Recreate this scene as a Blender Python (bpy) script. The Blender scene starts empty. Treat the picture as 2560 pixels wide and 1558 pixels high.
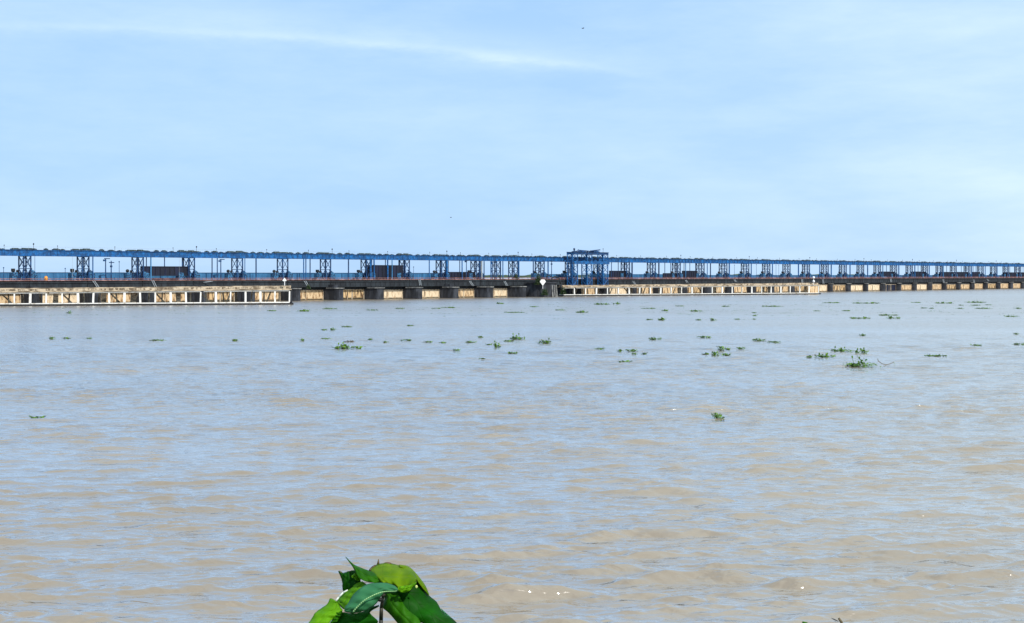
import bpy, math, random
import numpy as np
from mathutils import Vector, Matrix
random.seed(7)
R = math.radians
scene = bpy.context.scene
col = scene.collection
# ------------------------------------------------------------------ camera
H = 9.49          # eye height above the river
F = 3400.0        # focal length in photograph pixels
HY = 688.5        # horizon row
CX, CY = 1280.0, 779.0
cam_d = bpy.data.cameras.new('camera')
cam = bpy.data.objects.new('camera', cam_d); col.objects.link(cam)
cam.location = (0, 0, H); cam.rotation_euler = (R(90), 0, 0)
cam_d.sensor_width = 36; cam_d.lens = F/2560*36
cam_d.shift_y = -(CY-HY)/2560
cam_d.clip_start = .05; cam_d.clip_end = 200000
scene.camera = cam
# ------------------------------------------------------------------ sky and sun
SUN_EL, SUN_AZ = R(40), R(150)
world = bpy.data.worlds.new('World'); scene.world = world; world.use_nodes = True
wn, wl = world.node_tree.nodes, world.node_tree.links
for n in list(wn): wn.remove(n)
def N(nodes, t, **kw):
    n = nodes.new(t)
    for k, v in kw.items():
        if k.startswith('i_'):
            key = k[2:]; key = int(key) if key.isdigit() else key
            n.inputs[key].default_value = v
        else: setattr(n, k, v)
    return n
def M_(nodes, links, op, a, b=None, c=None, clamp=False):
    m = nodes.new('ShaderNodeMath'); m.operation = op; m.use_clamp = clamp
    for i, v in enumerate((a, b, c)):
        if v is None: continue
        if isinstance(v, (int, float)): m.inputs[i].default_value = v
        else: links.new(v, m.inputs[i])
    return m.outputs[0]
sky = N(wn, 'ShaderNodeTexSky', sky_type='NISHITA', sun_disc=False, sun_elevation=SUN_EL, sun_rotation=SUN_AZ,
        altitude=0, air_density=1.0, dust_density=0.6, ozone_density=2.2)
tc = wn.new('ShaderNodeTexCoord'); sx = wn.new('ShaderNodeSeparateXYZ'); wl.new(tc.outputs['Generated'], sx.inputs[0])
W = lambda op, a, b=None, c=None, clamp=False: M_(wn, wl, op, a, b, c, clamp)
yy = W('MAXIMUM', sx.outputs[1], .05)
A = W('DIVIDE', sx.outputs[0], yy); B = W('DIVIDE', sx.outputs[2], yy)
# thin stretched cirrus in the sky dome, by direction
def noise_dir(scale, sz, rot, detail=6, rough=.6):
    mp = N(wn, 'ShaderNodeMapping'); wl.new(tc.outputs['Generated'], mp.inputs[0])
    mp.inputs['Scale'].default_value = sz; mp.inputs['Rotation'].default_value = rot
    n = N(wn, 'ShaderNodeTexNoise'); n.inputs['Scale'].default_value = scale
    n.inputs['Detail'].default_value = detail; n.inputs['Roughness'].default_value = rough
    wl.new(mp.outputs[0], n.inputs['Vector']); return n.outputs['Fac']
n1 = noise_dir(3.0, (1, 1, 4.5), (0, R(9), 0)); n2 = noise_dir(9.0, (1, 1, 4), (0, R(14), 0), 8, .65)
cir = W('ADD', W('MULTIPLY', n1, .68), W('MULTIPLY', n2, .32))
cm = N(wn, 'ShaderNodeMapRange', i_1=.40, i_2=.68, i_3=0.0, i_4=.30); wl.new(cir, cm.inputs[0])
# vapour trail: sharp lower edge, soft upper side
q1 = W('ADD', A, .376); q2 = W('ADD', A, .04)
line = W('SUBTRACT', W('SUBTRACT', .1825, W('MULTIPLY', q1, .05417)), W('MULTIPLY', W('MULTIPLY', q1, q2), .1448))
wob = W('MULTIPLY', W('SUBTRACT', n2, .5), .012)
dd = W('ADD', W('SUBTRACT', B, line), wob)
core = W('POWER', 2.718, W('MULTIPLY', W('POWER', W('DIVIDE', dd, .0032), 2.0), -1.0))
halo = W('POWER', 2.718, W('MULTIPLY', W('POWER', W('DIVIDE', W('SUBTRACT', dd, .006), .013), 2.0), -1.0))
f1 = N(wn, 'ShaderNodeMapRange', interpolation_type='SMOOTHSTEP', i_1=.13, i_2=.0, i_3=0.0, i_4=1.0); wl.new(A, f1.inputs[0])
f2 = N(wn, 'ShaderNodeMapRange', interpolation_type='SMOOTHSTEP', i_1=-.42, i_2=-.02, i_3=.45, i_4=1.0); wl.new(A, f2.inputs[0])
tr = W('MULTIPLY', W('ADD', W('MULTIPLY', core, W('MULTIPLY', n2, .42)), W('MULTIPLY', halo, W('MULTIPLY', n2, .44))), W('MULTIPLY', f1.outputs[0], f2.outputs[0]))
rt = N(wn, 'ShaderNodeMapRange', interpolation_type='SMOOTHSTEP', i_1=-.05, i_2=.40, i_3=0.0, i_4=.62); wl.new(A, rt.inputs[0])
up = N(wn, 'ShaderNodeMapRange', interpolation_type='SMOOTHSTEP', i_1=.30, i_2=.90, i_3=0.0, i_4=.9); wl.new(sx.outputs[2], up.inputs[0])  # added cloud whitening above the view, brightens the water's reflections
cl = W('ADD', W('ADD', W('ADD', cm.outputs[0], W('MULTIPLY', up.outputs[0], n1)), W('MULTIPLY', rt.outputs[0], n1)), tr, clamp=True)
# flat pale blue mixed into the sky, weaker towards the zenith
hz = N(wn, 'ShaderNodeMapRange', interpolation_type='SMOOTHSTEP', i_1=1.0, i_2=.45, i_3=.25, i_4=.88); wl.new(sx.outputs[2], hz.inputs[0])
tint = N(wn, 'ShaderNodeMix', data_type='RGBA', blend_type='MULTIPLY'); tint.inputs[0].default_value = 1
wl.new(sky.outputs[0], tint.inputs[6]); tint.inputs[7].default_value = (1.30, 1.25, 1.18, 1)
mxh = N(wn, 'ShaderNodeMix', data_type='RGBA'); wl.new(hz.outputs[0], mxh.inputs[0]); wl.new(tint.outputs[2], mxh.inputs[6])
mxh.inputs[7].default_value = (4.3, 6.95, 10.8, 1)
mx = N(wn, 'ShaderNodeMix', data_type='RGBA'); wl.new(cl, mx.inputs[0]); wl.new(mxh.outputs[2], mx.inputs[6])
mx.inputs[7].default_value = (8.9, 10.7, 11.6, 1)
bg = N(wn, 'ShaderNodeBackground', i_1=.085); wl.new(mx.outputs[2], bg.inputs[0])
wo = wn.new('ShaderNodeOutputWorld'); wl.new(bg.outputs[0], wo.inputs[0])
sun_d = bpy.data.lights.new('sun', 'SUN'); sun_d.energy = 3.6; sun_d.angle = R(.8); sun_d.color = (1, .95, .87)
sun = bpy.data.objects.new('sun', sun_d); col.objects.link(sun)
sv = Vector((math.sin(SUN_AZ)*math.cos(SUN_EL), math.cos(SUN_AZ)*math.cos(SUN_EL), math.sin(SUN_EL)))
sun.rotation_euler = sv.to_track_quat('Z', 'Y').to_euler(); sun.location = (40, -60, 80)
scene.view_settings.view_transform = 'Standard'; scene.view_settings.look = 'None'
scene.view_settings.gamma = 1; scene.view_settings.exposure = 0.22
scene.render.engine = 'CYCLES'
scene.render.resolution_x, scene.render.resolution_y = 1024, 623
# ------------------------------------------------------------------ materials
def mat(name, base, rough=.6, var=.25, scale=1.0, base2=None, bump=0.0, metal=0.0, streak=None, trans=0.0, thr=(.45, .62), spec=.5, wet=0):
    m = bpy.data.materials.new(name); m.use_nodes = True
    nd, lk = m.node_tree.nodes, m.node_tree.links
    p = nd['Principled BSDF']; p.inputs['Roughness'].default_value = rough; p.inputs['Metallic'].default_value = metal
    p.inputs['Specular IOR Level'].default_value = spec
    t = nd.new('ShaderNodeTexCoord'); mp = nd.new('ShaderNodeMapping'); lk.new(t.outputs['Object'], mp.inputs[0])
    mp.inputs['Scale'].default_value = streak or (1, 1, 1)
    n = N(nd, 'ShaderNodeTexNoise'); n.inputs['Scale'].default_value = scale; n.inputs['Detail'].default_value = 7
    n.inputs['Roughness'].default_value = .62; lk.new(mp.outputs[0], n.inputs['Vector'])
    r = nd.new('ShaderNodeValToRGB'); lk.new(n.outputs['Fac'], r.inputs[0])
    e = r.color_ramp.elements
    b2 = base2 or tuple(c*(1-var) for c in base)
    e[0].position, e[1].position = thr; e[0].color = (*b2, 1); e[1].color = (*base, 1)
    if wet:
        sz = nd.new('ShaderNodeSeparateXYZ'); lk.new(t.outputs['Object'], sz.inputs[0])
        zz_ = M_(nd, lk, 'ADD', sz.outputs[2], M_(nd, lk, 'MULTIPLY', n.outputs['Fac'], -1.2))
        wr = N(nd, 'ShaderNodeMapRange', interpolation_type='SMOOTHSTEP', i_1=wet-.9, i_2=wet-.2, i_3=1.0, i_4=0.0); lk.new(zz_, wr.inputs[0])
        wm = N(nd, 'ShaderNodeMix', data_type='RGBA'); lk.new(wr.outputs[0], wm.inputs[0]); lk.new(r.outputs[0], wm.inputs[6]); wm.inputs[7].default_value = (.028, .026, .016, 1)
        lk.new(wm.outputs[2], p.inputs['Base Color'])
    else: lk.new(r.outputs[0], p.inputs['Base Color'])
    if bump:
        b = nd.new('ShaderNodeBump'); b.inputs['Strength'].default_value = bump; b.inputs['Distance'].default_value = .05
        lk.new(n.outputs['Fac'], b.inputs['Height']); lk.new(b.outputs[0], p.inputs['Normal'])
    if trans:
        tr_ = nd.new('ShaderNodeBsdfTranslucent'); lk.new(r.outputs[0], tr_.inputs[0]); ms = nd.new('ShaderNodeMixShader')
        ms.inputs[0].default_value = trans; lk.new(p.outputs[0], ms.inputs[1]); lk.new(tr_.outputs[0], ms.inputs[2])
        lk.new(ms.outputs[0], nd['Material Output'].inputs[0])
    return m
MT = {}
MT['blue'] = mat('blue_painted_steel', (.006, .132, .39), .55, scale=.9, base2=(.004, .055, .17))
MT['bluedk'] = mat('dark_blue_steel', (.005, .065, .20), .55, scale=.9, base2=(.003, .020, .07))
MT['cab'] = mat('worn_cabinet_paint', (.03, .15, .30), .6, scale=2.2, base2=(.004, .02, .06), thr=(.44, .56))
MT['navy'] = mat('navy_gate_steel', (.005, .009, .038), .6, scale=.6, base2=(.003, .005, .016), streak=(1, 1, .2))
MT['teal'] = mat('teal_parapet_paint', (.05, .20, .40), .6, scale=.6, base2=(.03, .13, .28), streak=(1, 1, .3))
MT['rust'] = mat('rusty_railing', (.50, .27, .23), .8, scale=.5, base2=(.22, .10, .08))
MT['dconc'] = mat('dark_stained_concrete', (.044, .050, .064), .85, scale=.6, base2=(.012, .014, .020), streak=(1, 1, .35), bump=.3)  # stained concrete, tone lowered to deepen the shade inside the openings
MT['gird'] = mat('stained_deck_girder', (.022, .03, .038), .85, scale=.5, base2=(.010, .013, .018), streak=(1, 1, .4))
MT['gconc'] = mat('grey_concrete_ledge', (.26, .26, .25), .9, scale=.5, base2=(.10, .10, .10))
MT['gate'] = mat('tan_gate_plate', (.64, .47, .28), .75, scale=.9, base2=(.22, .11, .04), streak=(1.3, 1, .5), thr=(.38, .52), wet=.4)
MT['gate2'] = mat('pale_gate_plate', (.72, .58, .40), .75, scale=.7, base2=(.34, .22, .12), streak=(1.2, 1, .7), thr=(.34, .50), wet=.35)
MT['gate3'] = mat('stained_gate_plate', (.60, .42, .22), .8, scale=.8, base2=(.10, .055, .025), streak=(1.6, 1, .35), thr=(.43, .53), wet=.6)
MT['tan'] = mat('tan_walkway_concrete', (.50, .40, .28), .9, scale=.8, base2=(.12, .09, .06), streak=(.5, 1, 2.0), thr=(.40, .58))
MT['tanpost'] = mat('weathered_post_concrete', (.50, .42, .31), .9, scale=1.1, base2=(.13, .095, .06), streak=(1, 1, .4), thr=(.42, .56))
MT['white'] = mat('whitewashed_concrete', (.74, .73, .69), .8, scale=.7, base2=(.46, .41, .33), streak=(1, 1, .6), thr=(.34, .48))
MT['black'] = mat('black_equipment', (.006, .006, .008), .6, scale=1)
MT['mach'] = mat('grey_green_machinery', (.055, .085, .085), .6, scale=.8, base2=(.02, .035, .04))
MT['galv'] = mat('galvanised_steel', (.38, .42, .45), .5, scale=1)
MT['pwhite'] = mat('white_board_paint', (.8, .8, .8), .6, var=.08, scale=1)
MT['orange'] = mat('orange_plastic', (.85, .33, .03), .5, var=.2, scale=2)
MT['asph'] = mat('deck_asphalt', (.06, .06, .065), .9, scale=1)
MT['hy'] = mat('hyacinth_leaf', (.22, .42, .012), .5, scale=1.5, base2=(.04, .12, .006), trans=.25)
MT['hydk'] = mat('hyacinth_mat', (.13, .27, .012), .6, scale=1.5, base2=(.02, .06, .006))
MT['drytw'] = mat('dry_stem', (.16, .12, .06), .8, scale=8)
MT['bush'] = mat('bush_foliage', (.035, .085, .015), .6, scale=2, base2=(.012, .03, .008), trans=.2)
MT['bird'] = mat('bird_feather', (.03, .03, .035), .7, scale=5)
MT['shore'] = mat('far_tree_foliage', (.05, .08, .045), .9, scale=.02, base2=(.03, .05, .03))
MT['bank'] = mat('bank_earth', (.16, .13, .07), .95, scale=.8, base2=(.05, .08, .02), bump=.5)
# ------------------------------------------------------------------ mesh helpers
class MB:
    def __init__(s): s.v = []; s.f = []
    def add(s, vs, fs):
        o = len(s.v); s.v += [tuple(p) for p in vs]; s.f += [tuple(i+o for i in f) for f in fs]; return s
    def box(s, x0, x1, y0, y1, z0, z1):
        return s.add([(x0,y0,z0),(x1,y0,z0),(x1,y1,z0),(x0,y1,z0),(x0,y0,z1),(x1,y0,z1),(x1,y1,z1),(x0,y1,z1)],
                     [(0,3,2,1),(4,5,6,7),(0,1,5,4),(1,2,6,5),(2,3,7,6),(3,0,4,7)])
    def tube(s, p, q, r, n=6, r2=None):
        p, q = Vector(p), Vector(q); d = (q-p).normalized(); r2 = r if r2 is None else r2
        a = d.orthogonal().normalized(); b = d.cross(a); vs = []
        for c, rr in ((p, r), (q, r2)):
            for k in range(n):
                t = 2*math.pi*(k+.5)/n; vs.append(c + a*math.cos(t)*rr + b*math.sin(t)*rr)
        fs = [(k, (k+1) % n, n+(k+1) % n, n+k) for k in range(n)] + [tuple(range(n))[::-1], tuple(range(n, 2*n))]
        return s.add(vs, fs)
    def bar(s, p, q, w): return s.tube(p, q, w*.707, 4)
    def path(s, pts, r, n=6, r2=None):
        k = len(pts)-1; r2 = r if r2 is None else r2
        for i in range(k): s.tube(pts[i], pts[i+1], r+(r2-r)*i/k, n, r+(r2-r)*(i+1)/k)
        return s
    def prism(s, pts, z0, z1):
        n = len(pts)
        return s.add([(x, y, z0) for x, y in pts]+[(x, y, z1) for x, y in pts],
                     [tuple(range(n))[::-1], tuple(range(n, 2*n))]+[(k, (k+1) % n, n+(k+1) % n, n+k) for k in range(n)])
    def ball(s, c, r, nu=10, nv=6, sc=(1, 1, 1)):
        vs = [(c[0], c[1], c[2]-r*sc[2])]
        for j in range(1, nv):
            ph = -math.pi/2+math.pi*j/nv
            for i in range(nu):
                t = 2*math.pi*i/nu
                vs.append((c[0]+r*sc[0]*math.cos(ph)*math.cos(t), c[1]+r*sc[1]*math.cos(ph)*math.sin(t), c[2]+r*sc[2]*math.sin(ph)))
        vs.append((c[0], c[1], c[2]+r*sc[2])); fs = []; L = len(vs)-1
        for i in range(nu):
            fs.append((0, 1+(i+1) % nu, 1+i)); fs.append((L, L-nu+i, L-nu+(i+1) % nu))
        for j in range(nv-2):
            for i in range(nu):
                a = 1+j*nu; fs.append((a+i, a+(i+1) % nu, a+nu+(i+1) % nu, a+nu+i))
        return s.add(vs, fs)
    def build(s, name, m, parent=None, smooth=False):
        me = bpy.data.meshes.new(name); me.from_pydata(s.v, [], s.f); me.update()
        me.materials.append(m)
        if smooth: me.polygons.foreach_set('use_smooth', [True]*len(me.polygons))
        o = bpy.data.objects.new(name, me); col.objects.link(o)
        if parent: o.parent = parent
        return o
def tag(o, label=None, cat=None, group=None, kind=None):
    if label: o['label'] = label
    if cat: o['category'] = cat
    if group: o['group'] = group
    if kind: o['kind'] = kind
    return o
def empty(name, loc, rz=0, label=None, cat=None, group=None):
    o = bpy.data.objects.new(name, None); col.objects.link(o); o.location = loc; o.rotation_euler = (0, 0, rz)
    o.empty_display_size = .5
    return tag(o, label, cat, group)
ORD = ['first','second','third','fourth','fifth','sixth','seventh','eighth','ninth','tenth','eleventh','twelfth','thirteenth','fourteenth','fifteenth','sixteenth','seventeenth','eighteenth','nineteenth','twentieth']
TENS = {20:'twenty',30:'thirty',40:'forty',50:'fifty'}
def ordn(k):    # 1-based
    if k <= 20: return ORD[k-1]
    t = k//10*10
    return (TENS[t].replace('y','ieth') if k % 10 == 0 else TENS[t]+'-'+ORD[k % 10-1])
def P(px, py, Z): return Vector(((px-CX)/F*Z, Z, H-(py-HY)/F*Z))
def on_water(px, py):
    Z = H*F/(py-HY); return Vector(((px-CX)/F*Z, Z, 0))
# ------------------------------------------------------------------ barrage frame: u along the barrage, v away from the camera
DX, DY = 3261/4711, 3400/4711
NX, NY = -DY, DX
Y0 = 438.0; X0 = (62-CX)/F*Y0; BAY = 20.4
RZ = math.atan2(DY, DX)
def U(px, v=0):
    k = (px-CX)/F
    return (k*(Y0+v*NY)-X0-v*NX)/(DX-k*DY)
def depth(u, v=0): return Y0+u*DY+v*NY
def ZH(py, u, v=0): return H-(py-HY)/F*depth(u, v)
def w2(u, v, z=0): return Vector((X0+u*DX+v*NX, Y0+u*DY+v*NY, z))
I0, I1 = -3, 44
DT = 7.75       # deck top
GB, GT = 15.75, 17.65
# ------------------------------------------------------------------ water
WAVE = .95
def build_water():
    rng = np.random.RandomState(3)
    inner = np.linspace(-.41, .41, 1250)
    outer = np.array([.46, .5, .56, .64, .75, .9, 1.2, 1.7, 2.6, 4.0])
    a = np.concatenate([-outer[::-1], inner, outer])
    inv = np.linspace(1/26., 1/240., 1350); Y = list(1/inv)
    Y = np.array([2., 8., 16., 21.] + Y + list(np.geomspace(246, 1500, 80)) + list(np.geomspace(1700, 90000, 14)))
    dYs = np.gradient(Y)
    aa, YY = np.meshgrid(a, Y); XX = aa*YY; dY = np.repeat(dYs[:, None], len(a), 1)
    Z = np.zeros_like(XX); SX = np.zeros_like(XX)
    # patches of rougher and calmer water
    def lowf(x, y, s, n, seed):
        r = np.random.RandomState(seed); o = np.zeros_like(x)
        for _ in range(n):
            th = r.uniform(0, 2*np.pi); k = 2*np.pi/(s*r.uniform(.6, 1.8)); o += np.sin(k*(.35*np.cos(th)*x+np.sin(th)*y)+r.uniform(0, 6.28))
        return o/np.sqrt(n)
    env = 1+.22*lowf(XX, YY, 30, 7, 11)
    comps = []
    for _ in range(90):
        lam = math.exp(rng.uniform(math.log(.32), math.log(3.7)))
        th = math.pi/2+rng.normal(0, .30)+.10
        comps.append((lam, th, lam**.95*rng.uniform(.5, 1.3), rng.uniform(0, 6.283)))
    nrm = math.sqrt(sum(c[2]**2/2 for c in comps))
    G = np.zeros_like(XX); S = np.zeros_like(XX)
    for lam, th, am, ph in comps:
        k = 2*np.pi/lam
        fade = np.clip((lam/np.maximum(dY, 1e-6)-1.6)/1.6, 0, 1)
        arg = k*(math.cos(th)*XX+math.sin(th)*YY)+ph+.6*np.sin(.11*XX+.07*YY+ph*3)
        G += am/nrm*fade*np.sin(arg)
    ev = np.clip(env, .45, 1.8)
    cr = np.maximum(G-.15, 0)
    Z = (.026*G+.030*cr**1.2)*ev*WAVE*(1.1+.55*np.clip((72-YY)/34, 0, 1))
    edge = (np.abs(aa) > .411) | (YY < 25) | (YY > 1600)
    Z[edge] = 0
    Z[YY > 240] *= .5
    nr, nc = XX.shape
    co = np.stack([XX, YY, Z], -1).reshape(-1, 3).astype(np.float32)
    idx = np.arange(nr*nc).reshape(nr, nc)
    q = np.stack([idx[:-1, :-1], idx[:-1, 1:], idx[1:, 1:], idx[1:, :-1]], -1).reshape(-1, 4)
    me = bpy.data.meshes.new('river_water'); me.vertices.add(len(co)); me.vertices.foreach_set('co', co.ravel())
    me.loops.add(q.size); me.loops.foreach_set('vertex_index', q.ravel().astype(np.int32))
    me.polygons.add(len(q)); me.polygons.foreach_set('loop_start', np.arange(0, q.size, 4, dtype=np.int32))
    me.polygons.foreach_set('use_smooth', np.ones(len(q), dtype=bool))
    me.update(calc_edges=True)
    o = bpy.data.objects.new('water', me); col.objects.link(o)
    o['kind'] = 'structure'
    m = bpy.data.materials.new('muddy_river_water'); m.use_nodes = True; nd, lk = m.node_tree.nodes, m.node_tree.links
    p = nd['Principled BSDF']; p.inputs['IOR'].default_value = 1.5; p.inputs['Specular IOR Level'].default_value = .75; p.inputs['Coat Weight'].default_value = 1; p.inputs['Coat IOR'].default_value = 1.95
    t = nd.new('ShaderNodeTexCoord')
    def nz(scale, sc, detail, rough=.55, rot=0, dist=0):
        mp = nd.new('ShaderNodeMapping'); lk.new(t.outputs['Object'], mp.inputs[0]); mp.inputs['Scale'].default_value = sc
        mp.inputs['Rotation'].default_value = (0, 0, rot)
        n = nd.new('ShaderNodeTexNoise'); n.inputs['Scale'].default_value = scale; n.inputs['Detail'].default_value = detail
        n.inputs['Roughness'].default_value = rough; n.inputs['Distortion'].default_value = dist
        lk.new(mp.outputs[0], n.inputs['Vector']); return n.outputs['Fac']
    mud = nz(.05, (.25, 1, 1), 5); r = nd.new('ShaderNodeValToRGB'); lk.new(mud, r.inputs[0])
    r.color_ramp.elements[0].position = .35; r.color_ramp.elements[0].color = (.212, .162, .104, 1)
    r.color_ramp.elements[1].position = .65; r.color_ramp.elements[1].color = (.26, .204, .138, 1)
    lk.new(r.outputs[0], p.inputs['Base Color'])
    sp = nd.new('ShaderNodeSeparateXYZ'); lk.new(t.outputs['Object'], sp.inputs[0])
    rg = N(nd, 'ShaderNodeMapRange', interpolation_type='SMOOTHSTEP', i_1=80.0, i_2=330.0, i_3=.09, i_4=.28); lk.new(sp.outputs[1], rg.inputs[0])
    lk.new(rg.outputs[0], p.inputs['Roughness']); lk.new(rg.outputs[0], p.inputs['Coat Roughness'])
    big = nz(.55, (.45, 1, 1), 3, .5, R(8)); mid = nz(1.9, (.38, 1, 1), 3, .5, R(-6), .3); fine = nz(6, (.45, 1, 1), 2, .5, R(10), .2)
    patch = nz(.018, (.22, 1, 1), 4, .6, R(3))
    pr = N(nd, 'ShaderNodeMapRange', i_1=.38, i_2=.64, i_3=.55, i_4=1.75); lk.new(patch, pr.inputs[0])
    bgm = N(nd, 'ShaderNodeMapRange', interpolation_type='SMOOTHSTEP', i_1=55.0, i_2=140.0, i_3=.08, i_4=.30); lk.new(sp.outputs[1], bgm.inputs[0])
    mdm = N(nd, 'ShaderNodeMapRange', interpolation_type='SMOOTHSTEP', i_1=55.0, i_2=140.0, i_3=.055, i_4=.16); lk.new(sp.outputs[1], mdm.inputs[0])
    hsum = M_(nd, lk, 'ADD', M_(nd, lk, 'MULTIPLY', big, bgm.outputs[0]), M_(nd, lk, 'ADD', M_(nd, lk, 'MULTIPLY', M_(nd, lk, 'ADD', mid, M_(nd, lk, 'MULTIPLY', M_(nd, lk, 'MAXIMUM', M_(nd, lk, 'SUBTRACT', mid, .52), 0.0), 2.2)), mdm.outputs[0]), M_(nd, lk, 'MULTIPLY', fine, .012)))
    hh = M_(nd, lk, 'MULTIPLY', hsum, pr.outputs[0])
    b = nd.new('ShaderNodeBump'); b.inputs['Strength'].default_value = 1; b.inputs['Distance'].default_value = 1.0
    lk.new(hh, b.inputs['Height']); lk.new(b.outputs[0], p.inputs['Normal']); lk.new(b.outputs[0], p.inputs['Coat Normal'])
    me.materials.append(m)
build_water()
# river bed / bank under the camera
def build_bank():
    prof = [(-60, 9.4), (-3, 8.0), (2.6, 7.75), (4.4, 7.45), (8, 5.9), (14, 3.4), (20, 1.0), (25, -1.2)]
    vs = []; fs = []; nx = 80; xs = [-70+140*i/nx for i in range(nx+1)]
    rr = random.Random(4)
    for (y, z) in prof:
        for x in xs: vs.append((x, y+rr.uniform(-.3, .3), z+rr.uniform(-.10, .06)))
    for j in range(len(prof)-1):
        for i in range(nx):
            a = j*(nx+1)+i; fs.append((a, a+1, a+nx+2, a+nx+1))
    mb = MB().add(vs, fs); o = mb.build('river_bank', MT['bank'], smooth=True); o['kind'] = 'structure'
build_bank()
# far shore: low wood seen under the hoist bridge
def far_shore():
    rr = random.Random(9); mb = MB(); n = 1500
    xs = [-9000+18000*i/n for i in range(n+1)]; top = []
    h = 12
    for i in range(n+1):
        h += rr.uniform(-2.2, 2.2)+(11-h)*.2; top.append(max(6, h))
    vs = []
    for i, x in enumerate(xs):
        y = 5200+.06*abs(x)+30*math.sin(i*.13)
        vs += [(x, y, -1), (x, y+6, top[i]*.72), (x, y+20, top[i]), (x, y+90, top[i]*.6), (x, y+120, -1)]
    fs = []
    for i in range(n):
        for k in range(4): a = i*5+k; fs.append((a, a+5, a+6, a+1))
    mb.add(vs, fs); tag(mb.build('far_wood', MT['shore']), 'low dark line of trees on the far shore behind the barrage', 'trees', kind='stuff')
far_shore()
# ------------------------------------------------------------------ barrage: piers, deck, parapet
bar = empty('barrage', w2(0, 0, 0), RZ, 'long concrete river barrage of dark piers carrying a flat road deck', 'barrage')
def pier_pts(u, t, nose, tail, n=7):
    pts = []
    for k in range(n+1):
        a = math.pi+math.pi*k/n; pts.append((u+t*math.cos(a), nose+t+t*1.25*math.sin(a)))
    return pts+[(u+t, tail), (u-t, tail)]
LOCK = 12
tow_u = []
for i in range(I0, I1+1):
    if i == 11: tow_u += [(U(1239), 1239), (U(1283), 1283)]
    else: tow_u.append((i*BAY, i))
for i in range(I0, I1+1):
    u = i*BAY
    if i == LOCK: continue
    far = i >= 21; t_, ns = (1.35, -4.9) if far else ((1.55, -6.4) if i > 12 else (1.75, -9.6))
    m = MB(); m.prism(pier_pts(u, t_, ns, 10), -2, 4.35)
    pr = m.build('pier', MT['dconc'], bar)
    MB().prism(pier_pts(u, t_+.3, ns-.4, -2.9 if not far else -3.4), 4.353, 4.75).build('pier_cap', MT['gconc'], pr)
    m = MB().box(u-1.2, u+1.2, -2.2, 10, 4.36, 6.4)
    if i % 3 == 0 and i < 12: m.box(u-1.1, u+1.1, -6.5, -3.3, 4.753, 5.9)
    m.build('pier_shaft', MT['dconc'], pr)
UA, UB = I0*BAY-8, I1*BAY+8
m = MB().box(UA, UB, -2.55, 11.5, 6.55, DT); m.build('road_deck', MT['asph'], bar)
m = MB()
for i in range(I0, I1):
    a, b = i*BAY+.12, (i+1)*BAY-.12
    m.box(a, b, -3.0, -2.553, 4.95, DT-.05); m.box(a, b, -3.28, -3.003, 6.9, 7.15); m.box(a, b, -3.22, -3.003, 5.0, 5.25)
    for k in range(1, 8): m.box(a+k*2.5-.1, a+k*2.5+.1, -3.16, -3.004, 5.26, 6.89)
m.build('deck_girder', MT['gird'], bar)
m = MB(); m.box(UA, UB, -3.35, -2.75, DT-.045, DT+.16); m.build('deck_kerb', MT['rust'], bar)
m = MB()
k = UA
while k < UB: m.bar((k, -3.1, DT+.161), (k, -3.1, DT+.72), .07); k += 1.7
m.box(UA, UB, -3.15, -3.05, DT+.66, DT+.76); m.box(UA, UB, -3.14, -3.06, DT+.38, DT+.43)
m.build('deck_railing', MT['rust'], bar)
# parapet behind, bay by bay
def bay_px(i): return U
for i in range(I0, I1):
    if i in (10, 11, 13): continue
    a, b = i*BAY, (i+1)*BAY
    top = 10.35 if i < 10 else (9.95 if i < 18 else 9.5)
    m = MB().box(a+.05, b-.05, 4.2, 4.45, DT+.003, top)
    for q in range(9): m.box(a+q*2.3+.5, a+q*2.3+.72, 4.08, 4.198, DT+.003, top-.1)
    m.box(a+.05, b-.05, 4.1, 4.55, top+.002, top+.12)
    m.build('parapet_panel', MT['teal'], bar)
# ------------------------------------------------------------------ hoist bridge
hb = empty('hoist_bridge', w2(0, 0, DT), RZ, 'long blue steel girder bridge on lattice towers above the barrage deck', 'hoist bridge')
zb = GB-DT; zt = GT-DT
TA, TB = 1.2, 1.65
rr = random.Random(21)
def lattice(m, mbr, u, v, a, b, z0, z1, n, leg=.34, br=.16):
    for su in (-1, 1):
        for s2 in (-1, 1): m.box(u+su*a-leg/2, u+su*a+leg/2, v+s2*b-leg/2, v+s2*b+leg/2, z0, z1)
    for k in range(n):
        za, zc = z0+(z1-z0)*k/n, z0+(z1-z0)*(k+1)/n
        for s2 in (-1, 1):
            mbr.bar((u-a, v+s2*b, za), (u+a, v+s2*b, zc), br); mbr.bar((u+a, v+s2*b, za), (u-a, v+s2*b, zc), br)
            mbr.bar((u-a, v+s2*b, zc-.1), (u+a, v+s2*b, zc-.1), br)
            mbr.bar((u+s2*a, v-b, za), (u+s2*a, v+b, zc), br); mbr.bar((u+s2*a, v+b, za), (u+s2*a, v-b, zc), br)
            mbr.bar((u+s2*a, v-b, zc-.1), (u+s2*a, v+b, zc-.1), br)
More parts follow.
